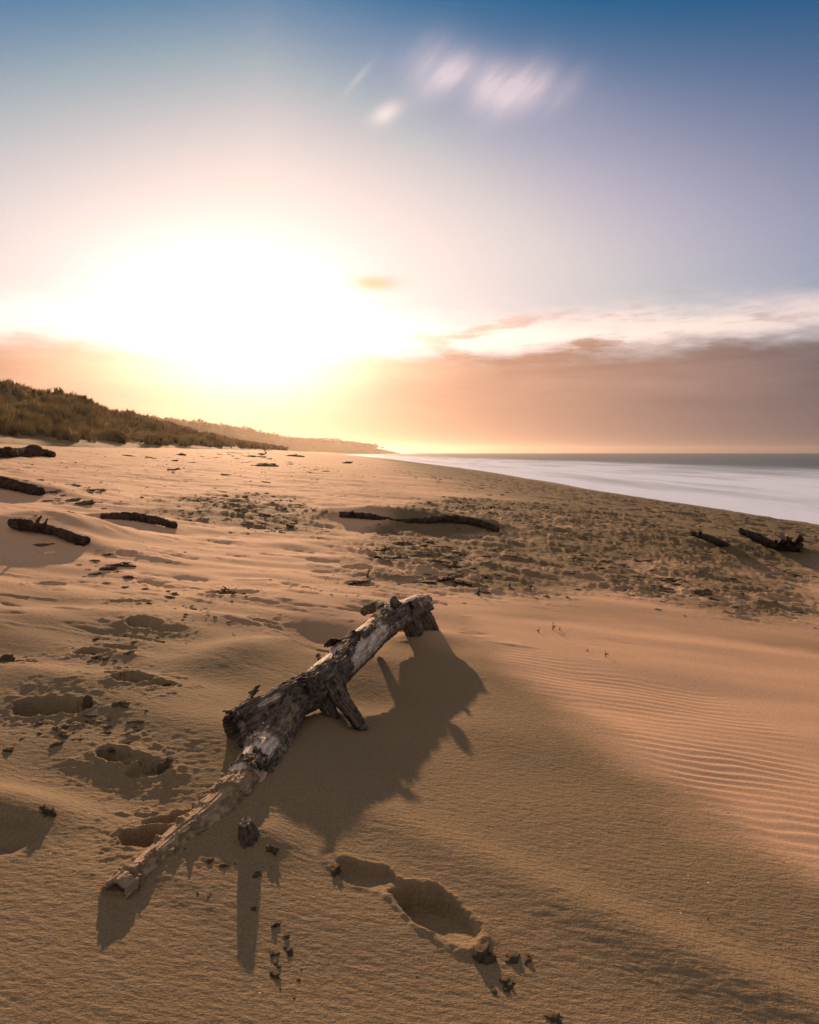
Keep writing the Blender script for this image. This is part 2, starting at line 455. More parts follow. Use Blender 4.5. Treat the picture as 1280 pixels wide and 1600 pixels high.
def make_sand():
    m, b, o = mat_new('sand')
    P = coord('Object')
    fresh = attrib('fresh'); rough = attrib('rough'); wet = attrib('wet')
    big = e_noise(mapped(P, (.5, 1.1, 1)), 1.0, 5, .55)
    grain = e_noise(P, 420.0, 2, .7)
    speck = e_noise(P, 160.0, 3, .6)
    old_dim = c_mix(big, (.178, .143, .090), (.258, .194, .122))  # older brownish sand, darkened further to imitate vignetting and backlit angle up close
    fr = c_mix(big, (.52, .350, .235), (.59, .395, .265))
    col = c_mix(fresh, old_dim, fr)
    patch = e_noise(mapped(P, (.9, 1.6, 1), (0, 0, math.radians(16))), 1.0, 6, .62)
    col = c_mix(rough * e_smooth(patch, .28, .54) * 0.92, col, (.135, .108, .062))
    col = c_mix(wet * 0.8, col, (.16, .11, .075))
    gr = grain * 1.1 + speck * 0.8 + 0.05
    col = v_scale(col, gr)
    vo = E.nt.nodes.new('ShaderNodeTexVoronoi'); vo.inputs['Scale'].default_value = 26.0; E.nt.links.new(P, vo.inputs['Vector'])
    vsep = E.nt.nodes.new('ShaderNodeSeparateXYZ'); E.nt.links.new(vo.outputs['Color'], vsep.inputs[0])
    chip = e_smooth(E(vo.outputs['Distance']), .075, .05) * e_smooth(E(vsep.outputs[0]), .90, .92)
    col = c_mix(chip * .85, col, (.68, .60, .50))
    chip2 = e_smooth(E(vo.outputs['Distance']), .11, .08) * e_smooth(E(vsep.outputs[1]), .93, .95)
    col = c_mix(chip2 * .8, col, (.045, .035, .024))
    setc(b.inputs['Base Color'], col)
    setc(b.inputs['Roughness'], 0.90 - wet * 0.45)
    b.inputs['Specular IOR Level'].default_value = 0.11
    b.inputs['Specular Tint'].default_value = (1.0, .74, .52, 1)
    st = e_noise(mapped(P, (34, 105, 40), (0, 0, math.radians(14))), 1.0, 3, .6, .4)
    f2 = e_noise(P, 95.0, 3, .65)
    f3 = e_noise(P, 330.0, 2, .6)
    h = st * (1.0 - fresh * 0.85) * 0.0036 + f2 * (1.0 - fresh * 0.6) * 0.0030 + f3 * 0.0012
    nrm = bump(h, 1.0, 1.0)
    setc(b.inputs['Normal'], nrm)
    df = E.nt.nodes.new('ShaderNodeBsdfDiffuse'); df.inputs['Roughness'].default_value = .6
    setc(df.inputs['Color'], col); setc(df.inputs['Normal'], nrm)
    mx = E.nt.nodes.new('ShaderNodeMixShader'); setc(mx.inputs[0], e_clamp(wet + 0.75))
    E.nt.links.new(df.outputs[0], mx.inputs[1]); E.nt.links.new(b.outputs[0], mx.inputs[2])
    E.nt.links.new(mx.outputs[0], o.inputs[0])
    return m
SAND = make_sand()

def make_sea():
    m, b, o = mat_new('sea_water')
    P = coord('Object')
    off = attrib('off')
    n1 = e_noise(mapped(P, (.045, .011, 1), (0, 0, math.radians(8))), 1.0, 5, .6, .3)
    n2 = e_noise(mapped(P, (.12, .03, 1), (0, 0, math.radians(8))), 1.0, 4, .55, .5)
    d = off + (n1 - 0.5) * 70.0
    foam = e_smooth(d, 78.0, 30.0)
    n3 = e_noise(mapped(P, (.30, .035, 1), (0, 0, math.radians(9))), 1.0, 4, .6, .4)
    foam = foam * (n2 * 1.3 + n3 * 0.8 - 0.18)
    foam = e_clamp(foam + e_smooth(off + (n2 - .5) * 6.0, 6.0, .5) * .45 + gauss(off - 16.0 + (n1 - .5) * 22.0, 2.2, off * 0.0, 1.0) * .3)
    col = c_mix(foam, (.030, .058, .052), (.65, .77, .99))
    setc(b.inputs['Base Color'], col)
    setc(b.inputs['Roughness'], foam * 0.25 + 0.32)
    b.inputs['IOR'].default_value = 1.33; b.inputs['Specular IOR Level'].default_value = .22
    h = e_noise(mapped(P, (.5, .16, 1), (0, 0, math.radians(8))), 1.0, 4, .6)
    setc(b.inputs['Normal'], bump(h, 0.5, 0.25))
    return m
SEA = make_sea()

def make_wood():
    m, b, o = mat_new('weathered_wood')
    P = coord('Object')
    su = attrib('su'); sv = attrib('sv'); bark = attrib('bark'); dust = attrib('dust')
    v = e_combine(su * 9.0, sv * 75.0, 0.0)
    v2 = e_combine(su * 26.0, sv * 190.0, 2.0)
    streak = e_noise(v, 1.0, 5, .6, .8)
    fine = e_noise(v2, 1.0, 4, .65)
    blot = e_noise(P, 17.0, 5, .62, .5)
    f = e_clamp(streak * 0.55 + fine * 0.4 + blot * 0.55 - 0.28)
    wood = c_mix(e_smooth(f, .22, .50), (.11, .085, .068), (.42, .35, .29))
    wood = c_mix(e_smooth(f, .36, .64), wood, (.80, .70, .60))
    wood = c_mix(e_smooth(e_noise(P, 6.0, 3, .5), .58, .74) * 0.45, wood, (.40, .21, .11))
    bn = e_noise(P, 70.0, 5, .68)
    fis = e_noise(e_combine(su * 16.0, sv * 62.0, 5.0), 1.0, 5, .62, .6)
    bk = c_mix(e_smooth(fis * .7 + bn * .3, .36, .66), (.022, .017, .013), (.21, .165, .13))
    bk = c_mix(e_smooth(e_noise(P, 28.0, 4, .6), .58, .72) * 0.6, bk, (.30, .26, .23))
    bm = e_smooth(bark + (bn - 0.5) * 0.7 + (fis - 0.5) * 0.5, 0.30, 0.60)
    col = c_mix(bm, wood, bk)
    dn = e_clamp(e_smooth(dust + (e_noise(P, 45.0, 4, .65) - 0.5) * 0.9, .35, .65))
    col = c_mix(dn * 0.94, col, (.33, .245, .155))
    setc(b.inputs['Base Color'], col)
    b.inputs['Roughness'].default_value = 0.82
    b.inputs['Specular IOR Level'].default_value = 0.25
    h = fine * 0.0035 + streak * 0.004 + bn * bm * 0.003 + fis * bm * 0.011 + e_noise(P, 260.0, 3, .7) * 0.0016
    setc(b.inputs['Normal'], bump(h, 1.0, 1.0))
    return m
WOOD = make_wood()

def simple_mat(name, c1, c2, scale, rough=.85, bh=.004, trans=None):
    m, b, o = mat_new(name)
    P = coord('Object')
    nz = e_noise(P, scale, 4, .62)
    setc(b.inputs['Base Color'], c_mix(e_smooth(nz, .3, .7), c1, c2))
    b.inputs['Roughness'].default_value = rough
    b.inputs['Specular IOR Level'].default_value = .25
    if bh: setc(b.inputs['Normal'], bump(e_noise(P, scale * 2.5, 4, .65), 1.0, bh))
    if trans:
        t = E.nt.nodes.new('ShaderNodeBsdfTranslucent'); t.inputs[0].default_value = (*trans, 1)
        mx = E.nt.nodes.new('ShaderNodeMixShader'); mx.inputs[0].default_value = .4
        E.nt.links.new(b.outputs[0], mx.inputs[1]); E.nt.links.new(t.outputs[0], mx.inputs[2])
        E.nt.links.new(mx.outputs[0], o.inputs[0])
    return m
def grass_mat(name, c1, c2, scale, rough, bh, trans):
    m, b, o = mat_new(name)
    tone = attrib('tone')
    setc(b.inputs['Base Color'], c_mix(tone, c1, c2)); b.inputs['Roughness'].default_value = rough
    b.inputs['Specular IOR Level'].default_value = .2
    t = E.nt.nodes.new('ShaderNodeBsdfTranslucent'); setc(t.inputs[0], c_mix(tone, tuple(.3 * v for v in trans), trans))
    mx = E.nt.nodes.new('ShaderNodeMixShader'); mx.inputs[0].default_value = .35
    E.nt.links.new(b.outputs[0], mx.inputs[1]); E.nt.links.new(t.outputs[0], mx.inputs[2]); E.nt.links.new(mx.outputs[0], o.inputs[0])
    return m
CLOD = simple_mat('crusted_sand', (.11, .090, .056), (.22, .172, .108), 60, .9, .006)
DARKWOOD = simple_mat('dark_driftwood', (.018, .013, .010), (.085, .06, .045), 14, .85, .02)
WEED = simple_mat('dry_weed', (.022, .020, .012), (.07, .058, .033), 30, .85, .01)
GRASS = grass_mat('marram_grass', (.035, .036, .016), (.32, .265, .15), .35, .7, 0, (.22, .165, .065))
SHRUB = simple_mat('shrub_leaf', (.020, .026, .011), (.06, .062, .025), 1.2, .7, 0, (.06, .06, .015))
DUNESOIL = simple_mat('dune_soil', (.13, .105, .055), (.27, .20, .125), .5, .95, .1)
WOODLAND = simple_mat('far_woodland', (.030, .036, .016), (.075, .070, .032), .05, .9, 0)
HILL = simple_mat('headland_soil', (.030, .030, .014), (.075, .06, .032), .02, .95, 0)
WALLM = simple_mat('rendered_wall', (.5, .47, .42), (.6, .56, .5), .4, .9, 0)
ROOFM = simple_mat('metal_roof', (.22, .22, .23), (.3, .3, .31), .4, .6, 0)

# ------------------------------------------------------------------ ground sheet
def build_ground():
    ys = [0.30]
    while ys[-1] < 9.0: ys.append(ys[-1] + max(ys[-1] ** 2 / 820.0, .0016))
    while ys[-1] < 1500: ys.append(ys[-1] * 1.0085)
    ys = np.array(ys)
    us = np.linspace(-.88, .88, 1150)
    Y = np.repeat(ys[:, None], len(us), 1)
    X = (Y + 1.3) * us[None, :]
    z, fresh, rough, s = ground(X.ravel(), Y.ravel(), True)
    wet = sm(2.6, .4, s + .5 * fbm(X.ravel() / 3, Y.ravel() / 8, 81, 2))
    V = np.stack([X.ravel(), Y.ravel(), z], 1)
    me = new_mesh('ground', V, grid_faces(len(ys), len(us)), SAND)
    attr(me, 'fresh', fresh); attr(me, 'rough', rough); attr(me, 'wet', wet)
    link('ground', me, kind='structure', label='wind-blown sandy beach running along the sea')
    pass
build_ground()

# ------------------------------------------------------------------ sea
def build_sea():
    ys = np.concatenate([np.linspace(-60, 60, 121), np.geomspace(61, 4200, 240)])
    of = np.concatenate([np.linspace(-14, 60, 75), np.geomspace(61, 4200, 110)])
    Y = np.repeat(ys[:, None], len(of), 1)
    X = shore(np.minimum(Y, 1500)) + of[None, :]
    O = np.repeat(of[None, :], len(ys), 0)
    Z = SEA_Z + 0.05 * gn(X / 9, Y / 40, 91) * sm(4, 25, O)
    V = np.stack([X.ravel(), Y.ravel(), Z.ravel()], 1)
    me = new_mesh('sea', V, grid_faces(len(ys), len(of)), SEA)
    attr(me, 'off', O.ravel())
    link('sea', me, kind='structure', label='milky long-exposure sea')
build_sea()

# ------------------------------------------------------------------ dune with grass
DY = np.array([-30, 20, 40, 57, 67, 77, 92, 106, 142, 175, 260, 330], float)
DH = np.array([4.3, 4.4, 4.5, 4.5, 4.9, 4.0, 3.4, 2.7, 1.4, 1.0, .7, -.6], float)
def dune_z(x, y):
    s = shore(y) - x
    h = hermite(y, DY, DH)
    foot = 37.6 + 1.6 * gn(y / 9.0, s * 0 + 2.2, 101)
    t = sm(foot - 1.0, foot + 17, s)
    z = hermite(s, PS, PZ) - .35 + .45 * sm(foot - 1.5, foot + .5, s) + h * t
    z = z + t * (1.7 * fbm(s / 4.2, y / 5.2, 102, 3) * sm(0, .5, t)) * np.minimum(1, h / 4) + .25 * fbm(s / 1.8, y / 2.2, 103, 2) * sm(0, .15, t)
    return z
def build_dune():
    ss = np.linspace(34.5, 100, 190); ys = np.concatenate([np.linspace(2, 120, 330), np.linspace(121, 330, 200)])
    Y = np.repeat(ys[:, None], len(ss), 1); X = shore(Y) - ss[None, :]
    Z = dune_z(X.ravel(), Y.ravel())
    V = np.stack([X.ravel(), Y.ravel(), Z], 1)
    me = new_mesh('dune', V, grid_faces(len(ys), len(ss))[:, ::-1], DUNESOIL)
    link('dune', me, kind='structure', label='grassy sand dune above the beach')
build_dune()
def tuft_mesh(rng, blades, h, spread, lean):
    V = []; Fc = []
    for k in range(blades):
        a = rng.uniform(0, 6.283); r = spread * .35 * math.sqrt(rng.random())
        bx, by = r * math.cos(a), r * math.sin(a)
        hh = h * rng.uniform(.6, 1.1); w = .022 * rng.uniform(.7, 1.5)
        ox = spread * math.cos(a) * rng.uniform(.2, 1) + lean[0] * hh; oy = spread * math.sin(a) * rng.uniform(.2, 1) + lean[1] * hh
        px, py = -math.sin(a) * w, math.cos(a) * w
        i = len(V)
        V += [(bx - px, by - py, -.08), (bx + px, by + py, -.08), (bx + ox * .4 + px * .8, by + oy * .4 + py * .8, hh * .6), (bx + ox * .4 - px * .8, by + oy * .4 - py * .8, hh * .6),
              (bx + ox + px * .15, by + oy + py * .15, hh * .93), (bx + ox - px * .15, by + oy - py * .15, hh * .93)]
        Fc += [(i, i + 1, i + 2, i + 3), (i + 3, i + 2, i + 4, i + 5)]
    return np.array(V), np.array(Fc)
def build_grass():
    rng = random.Random(5)
    protos = [tuft_mesh(rng, 26, .75, .38, (.22, -.12)) for _ in range(8)]
    VV = []; FF = []; TT = []; base = 0
    N = 10500
    r = np.random.default_rng(4)
    cnt = 0
    while cnt < N:
        y = r.uniform(8, 190) if r.random() < .5 else r.uniform(20, 95)
        s = 37 + 28 * r.random() ** 1.2
        clump = gn(np.array([s / 2.6]), np.array([y / 2.6]), 111)[0]
        foot = 38.0 + 1.6 * gn(np.array([y / 9.0]), np.array([2.2]), 101)[0]
        if s < foot + .3 + (1.2 if clump < .1 else 0): continue
        if clump < -.25 and r.random() < .8: continue
        x = float(shore(y)) - s
        z = float(dune_z(np.array([x]), np.array([y]))[0])
        V, Fc = protos[cnt % 8]
        a = r.uniform(-.6, .6); k = r.uniform(.5, 1.0) * (1 + .8 * max(0, clump)) * (1 + y / 300)
        c, n_ = math.cos(a), math.sin(a)
        Rm = np.array([[c, -n_, 0], [n_, c, 0], [0, 0, 1]])
        VV.append(V @ Rm.T * k + np.array([x, y, z])); FF.append(Fc + base); base += len(V); cnt += 1
        TT.append(np.full(len(V), np.clip(.5 + 1.0 * gn(np.array([s / 2.6]), np.array([y / 3.6]), 112)[0] + r.normal(0, .2), 0, 1)))
    me = new_mesh('dune_grass', np.concatenate(VV), np.concatenate(FF), GRASS, False)
    attr(me, 'tone', np.concatenate(TT))
    link('dune_grass', me, kind='stuff', label='tawny marram grass covering the dune', category='grass')
build_grass()

# shrubs on the dune crest
def leaf_cloud(rng, n, shape, size):
    V = []; Fc = []
    for k in range(n):
        p = shape(rng)
        d = Vector((rng.gauss(0, 1), rng.gauss(0, 1), rng.gauss(0, 1))).normalized()
        t = d.orthogonal().normalized(); b = d.cross(t)
        s1 = size * rng.uniform(.6, 1.4); s2 = s1 * .5
        i = len(V)
        for (ca, cb) in ((-1, 0), (0, -1), (1, 0), (0, 1)): V.append(tuple(p + t * ca * s1 + b * cb * s2))
        Fc.append((i, i + 1, i + 2, i + 3))
    return np.array(V), np.array(Fc)
def shrub_shape(w, h, lobes):
    def f(rng):
        lx, ly, lh, lr = rng.choice(lobes)
        t = rng.random() ** .8
        r = lr * (1 - t) ** .6 * math.sqrt(rng.random()); a = rng.uniform(0, 6.283)
        return Vector((lx + r * math.cos(a), ly + r * math.sin(a), .12 + lh * t))
    return f
def tube_simple(pts, rad, n=7):
    """tapered bent stick as arrays"""
    pts = [Vector(p) for p in pts]; V = []; Fc = []
    for i, p in enumerate(pts):
        t = (pts[min(i + 1, len(pts) - 1)] - pts[max(i - 1, 0)]).normalized()
        u = t.cross(Vector((0.31, .17, 1))).normalized(); v = t.cross(u)
        for k in range(n):
            a = 6.2832 * k / n; V.append(tuple(p + (u * math.cos(a) + v * math.sin(a)) * rad[i]))
    for i in range(len(pts) - 1):
        for k in range(n):
            Fc.append((i * n + k, i * n + (k + 1) % n, (i + 1) * n + (k + 1) % n, (i + 1) * n + k))
    V.append(tuple(pts[0])); V.append(tuple(pts[-1])); a0 = len(V) - 2; e0 = (len(pts) - 1) * n
    for k in range(0, n):
        Fc.append((a0, (k + 1) % n, k, k)); Fc.append((a0 + 1, e0 + k, e0 + (k + 1) % n, e0 + (k + 1) % n))
    Fc = np.array(Fc); return np.array(V), Fc
def mesh_any(name, V, Fc, mat, smooth=True):
    me = bpy.data.meshes.new(name)
    fs = [tuple(dict.fromkeys(f)) for f in np.asarray(Fc).tolist()]
    me.from_pydata([tuple(v) for v in V], [], fs); me.update()
    me.polygons.foreach_set('use_smooth', np.full(len(me.polygons), smooth))
    me.materials.append(mat); return me
def build_shrubs():
    rng = random.Random(9); protos = []
    for k in range(5):
        lobes = [(rng.uniform(-.8, .8), rng.uniform(-.6, .6), rng.uniform(.9, 1.7), rng.uniform(.4, .75)) for _ in range(6)]
        V, Fc = leaf_cloud(rng, 620, shrub_shape(1, 1, lobes), .13)
        f = new_mesh('foliage', V, Fc, SHRUB, False)
        st = tube_simple([(0, 0, -.4), (.05, .02, .3), (-.04, .05, .9)], [.08, .06, .02])
        protos.append((f, mesh_any('stem', *st, DARKWOOD)))
    spots = []
    for px in np.linspace(-20, 305, 38):
        tanaz = (px + rng.uniform(-3, 3) - 640) / F / math.cos(PITCH)
        yy = np.linspace(25, 170, 400); xx = tanaz * yy
        zz = dune_z(xx, yy); sl = (zz - 1) / yy
        sl[(shore(yy) - xx) > 75] = -1
        k = int(np.argmax(sl)); k = min(max(k + rng.randint(-3, 2), 0), 399)
        spots.append((xx[k], yy[k], zz[k]))
    for k in range(34):
        y = rng.uniform(38, 95); s_ = rng.uniform(49, 58); x = float(shore(y)) - s_
        spots.append((x, y, float(dune_z(np.array([x]), np.array([y]))[0])))
    for i, (x, y, z) in enumerate(spots):
        f, s = protos[i % 5]
        t = thing('dune_shrub', 'small dark spiky shrub in the fringe along the grassy dune crest' if i < 38 else 'low dark shrub in the scrub on the upper slope of the grassy dune', 'shrub', (x, y, z - .12), 'dark shrubs along the dune crest' if i < 38 else 'scrub on the upper dune slope')
        k = rng.uniform(.32, .62); t.scale = (k * 1.1, k * 1.1, k * rng.uniform(.8, 1.15)); t.rotation_euler = (0, 0, rng.uniform(0, 6))
        link('foliage', f, t); link('stem', s, t)
build_shrubs()

# ------------------------------------------------------------------ headland
HD = [(-.52, 380, 17), (-.45, 420, 20), (-.40, 460, 23), (-.36, 520, 23.5), (-.307, 620, 24.5), (-.275, 690, 22), (-.245, 760, 20.5), (-.205, 860, 20),
      (-.143, 1050, 20.5), (-.10, 1200, 19.5), (-.08, 1260, 15.5), (-.055, 1320, 10), (-.036, 1370, 5), (-.025, 1400, 0.5), (-.02, 1410, -3)]
def headland_pt(t):
    T = np.linspace(0, 1, len(HD)); H = np.array(HD)
    ty = np.interp(t, T, H[:, 1]); tx = np.interp(t, T, H[:, 0]) * ty; tz = np.interp(t, T, H[:, 2])
    return tx, ty, tz
def build_headland():
    nt_, nw = 420, 60
    t = np.linspace(0, 1, nt_); cx, cy, cz = headland_pt(t)
    w = np.linspace(-1, 1, nw)       # -1 seaward/near side, +1 inland
    V = np.zeros((nt_, nw, 3))
    dxn, dyn = np.gradient(cx), np.gradient(cy); L = np.hypot(dxn, dyn); nx, ny = dyn / L, -dxn / L   # to the right (sea)
    for j, ww in enumerate(w):
        side = 55.0 if ww < 0 else 260.0
        off = -ww * side * (0.5 + .5 * np.clip(cz / 20, .1, 1))
        prof = (1 - sm(0.12, 1.0, np.full(nt_, abs(ww)))) if ww < 0 else (1 - .5 * abs(ww))
        x = cx + nx * off; y = cy + ny * off
        z = SEA_Z - 1 + (cz - SEA_Z + 1) * prof + 1.6 * fbm(x / 38, y / 38, 121, 3) * prof
        V[:, j] = np.stack([x, y, z], 1)
    me = new_mesh('hills', V.reshape(-1, 3), grid_faces(nt_, nw), HILL)
    link('hills', me, kind='structure', label='hazy headland curving behind the beach')
    # woodland along its crest
    rng = random.Random(3); VV = []; FF = []; b = 0
    base, bf = leaf_cloud(rng, 110, lambda r: Vector((r.gauss(0, .42), r.gauss(0, .42), r.gauss(.5, .28))), .2)
    for k in range(1300):
        tt = rng.uniform(.02, .74); x, y, z = headland_pt(tt)
        d = abs(rng.gauss(0, 24)); s = rng.uniform(3.5, 7.0) * (0.6 + .4 * math.sin(tt * 60) ** 2)
        P = base * np.array([s * 1.2, s * 1.2, s * .8]) + np.array([x + d * .8 - 6, y - d * .3, z - 1.2 - d * .07])
        VV.append(P); FF.append(bf + b); b += len(P)
    me = new_mesh('headland_wood', np.concatenate(VV), np.concatenate(FF), WOODLAND, False)
    link('headland_wood', me, kind='stuff', label='far woodland blurred by haze on the headland', category='woodland')
    # lone tree near the tip
    p = px_ray(550, 688); D = 1235.0
    t = thing('headland_tree', 'lone round tree on the skyline of the far headland', 'tree', (p[0] * D, p[1] * D, 13.0))
    V, Fc = leaf_cloud(rng, 260, lambda r: Vector((r.gauss(0, 2.6), r.gauss(0, 2.2), 6.5 + r.gauss(0, 1.7))), .9)
    link('crown', new_mesh('crown', V, Fc, WOODLAND, False), t)
    link('trunk', mesh_any('trunk', *tube_simple([(0, 0, -4), (.2, 0, 2), (0, .2, 6)], [.7, .5, .3]), DARKWOOD), t)
    # two low houses
    for (px, D, w, h, lab) in ((505, 1080, 24, 4.5, 'long low grey-roofed house in haze left on the headland skyline'), (524, 1130, 17, 4.0, 'short low grey-roofed house nearer the headland tip')):
        p = px_ray(px, 690)
        x, y = p[0] * D, p[1] * D
        z = 1 + p[2] * D - .5
        hs = thing('coastal_house', lab, 'house', (x, y, z))
        bm = bmesh.new(); bmesh.ops.create_cube(bm, size=1)
        for v in bm.verts: v.co = (v.co.x * w, v.co.y * 9, (v.co.z + .5) * (h + 6) - 6)
        me = bpy.data.meshes.new('wall'); bm.to_mesh(me); bm.free(); me.materials.append(WALLM); link('wall', me, hs)
        a, bb = w / 2 + .6, 5.4
        V = [(-a, -bb, h - .2), (a, -bb, h - .2), (a, bb, h - .2), (-a, bb, h - .2), (-a + 1.5, 0, h + 2.2), (a - 1.5, 0, h + 2.2)]
        link('roof', mesh_any('roof', V, [(0, 1, 5, 4), (2, 3, 4, 5), (1, 2, 5, 5), (3, 0, 4, 4), (3, 2, 1, 0)], ROOFM, False), hs)
build_headland()

# ------------------------------------------------------------------ wood builder
def catmull(P, n):
    P = np.array([tuple(p) for p in P], float)
    Q = np.vstack([2 * P[0] - P[1], P, 2 * P[-1] - P[-2]])
    seg = np.linalg.norm(np.diff(P, axis=0), axis=1); cum = np.concatenate([[0], np.cumsum(seg)])
    t = np.linspace(0, cum[-1], n); i = np.clip(np.searchsorted(cum, t, 'right') - 1, 0, len(P) - 2)
    u = ((t - cum[i]) / seg[i])[:, None]
    p0, p1, p2, p3 = Q[i], Q[i + 1], Q[i + 2], Q[i + 3]
    C = .5 * (2 * p1 + (p2 - p0) * u + (2 * p0 - 5 * p1 + 4 * p2 - p3) * u ** 2 + (3 * p1 - p0 - 3 * p2 + p3) * u ** 3)
    return C, t, cum
FRAMES = {}
def log_mesh(name, pts, radii, nl, nr, seed=0, bark=None, dust=None, amp=.10, ridge=.03, barkh=.012, near_cap='round', far_cap='round', mat=None, flat=1.0):
    C, t, cum = catmull(pts, nl)
    R = np.interp(t, cum, radii)
    k = max(3, nl // 40) | 1
    R = np.convolve(np.pad(R, k // 2, 'edge'), np.ones(k) / k, 'valid')
    T = np.gradient(C, axis=0); T /= np.linalg.norm(T, axis=1)[:, None]
    up = np.array([0, 0, 1.0])
    if abs(T[:, 2]).max() > .85: up = np.array([0.3, -1.0, .1])
    B = np.cross(T, up); B /= np.linalg.norm(B, axis=1)[:, None]; N = np.cross(B, T)
    FRAMES[name] = (C, t, R, N, B, T)
    th = np.linspace(-math.pi, math.pi, nr, endpoint=False)
    TH = np.repeat(th[None], nl, 0); S = np.repeat(t[:, None], nr, 1); RR = np.repeat(R[:, None], nr, 1)
    S01 = S / t[-1]
    r = RR * (1 + amp * fbm(S / .22, TH * .75, seed + 1, 3) + amp * .6 * gn(np.cos(TH) * 1.1 + S * 3, np.sin(TH) * 1.1, seed + 2))
    r += RR * ridge * fbm(S / .16, TH * 5.0, seed + 3, 3)
    bk = np.zeros_like(S)
    if bark is not None:
        e_ = fbm(S / .05, TH * RR / .05, seed + 5, 4, .6)
        bk = bark(S01, np.degrees(TH), S)
        bk = bk + e_ * .24
        m = sm(.38, .50, bk)
        plates = np.abs(fbm(S / .075, TH * RR / .018, seed + 6, 4))
        r += m * barkh * (0.55 + .9 * e_ * .5 + 1.0 * np.minimum(plates, .6)) 
        bk = np.clip(bk, 0, 1)
    du = np.zeros_like(S) if dust is None else dust(S01, np.degrees(TH), S)
    D = np.cos(TH)[..., None] * N[:, None] * flat + np.sin(TH)[..., None] * B[:, None]
    V = C[:, None] + r[..., None] * D
    rings = [V]; su = [S]; sv = [TH * RR]; bks = [bk]; dus = [du]
    def cap(end):
        i = 0 if end == 'near' else nl - 1
        sgn = -1 if end == 'near' else 1
        kind = near_cap if end == 'near' else far_cap
        Rg = []
        steps = 14
        for q in range(1, steps + 1):
            f = q / steps
            shr = math.cos(f * math.pi / 2) if kind == 'round' else (1 - f)
            if kind == 'round': out_ = sgn * R[i] * .55 * math.sin(f * math.pi / 2)
            elif kind == 'flat': out_ = sgn * R[i] * .06 * fbm(np.array([f * 9.0]), np.array([seed * 1.0]), 5, 2)[0]
            else: out_ = -sgn * R[i] * .95 * sm(0.16, .6, f)
            c_ = C[i] + T[i] * out_
            rr = r[i] * max(shr, .002)
            jit = .10 * R[i] * fbm(np.cos(th) * 2.2 + f * 3, np.sin(th) * 2.2, seed + 21, 3)[:, None] * T[i][None] * (1 - f * .5)
            Rg.append(c_[None] + rr[:, None] * D[i] + jit)
        return Rg
    near = cap('near'); far = cap('far')
    def extra(i, n_):
        return np.repeat(S[i][None], n_, 0), np.repeat((TH * RR)[i][None], n_, 0), np.repeat(bk[i][None], n_, 0), np.repeat(du[i][None], n_, 0)
    allV = np.concatenate([np.array(near[::-1]), V, np.array(far)], 0)
    en, ef = extra(0, len(near)), extra(nl - 1, len(far))
    A = [np.concatenate([en[q], x[0], ef[q]], 0) for q, x in enumerate((su, sv, bks, dus))]
    if near_cap == 'hollow': A[2][:len(near)] = 1.0; A[3][:len(near)] = 0
    M = allV.shape[0]
    i = np.arange(M - 1)[:, None] * nr; j = np.arange(nr)[None]; j2 = (j + 1) % nr
    Fq = np.stack([i + j, i + nr + j, i + nr + j2, i + j2], -1).reshape(-1, 4)[:, ::-1]
    me = new_mesh(name, allV.reshape(-1, 3), Fq, mat or WOOD)
    for nm, x in zip(('su', 'sv', 'bark', 'dust'), A): attr(me, nm, x)
    return me
def PW(px, py, t):
    """point seen at a photo pixel, t metres above the sand"""
    return hit(px, py, macro, t)

# ------------------------------------------------------------------ the big driftwood log
def box(s, a0, a1, f): return sm(a0 - f, a0 + f, s) * sm(a1 + f, a1 - f, s)
def trunk_bark(s, th, S):
    s = s + .05
    b = box(s, -.2, .43, .03) * 1.0
    b = np.maximum(b, .95 * box(s, .42, .475, .012) * box(th, -85, 24, 8))
    b = np.maximum(b, .80 * box(s, .50, .60, .02) * box(th, 2, 42, 8))
    b = np.maximum(b, .98 * box(s, .66, .855, .02) * box(th, -22, 74, 10))
    b = np.maximum(b, .62 * box(s, .82, .96, .02) * box(th, 18, 100, 14))
    b = np.maximum(b, .45 * box(s, .60, 1.05, .02))
    b = np.maximum(b, .95 * box(th, 112, 200, 10)); b = np.maximum(b, .95 * box(th, -200, -125, 10))
    for (a0, a1, t0, t1) in ((.285, .43, -85, 4), (.475, .67, -90, 0), (.10, .215, -90, -10), (.225, .285, -85, -8), (.70, .80, -85, -28), (.87, 1.1, -60, 24),
                             (.385, .65, 52, 108), (.01, .045, -25, 12), (.10, .16, 10, 32)):
        b = b * (1 - .97 * box(s, a0, a1, .015) * box(th, t0, t1, 8))
    return b
HOST = {}
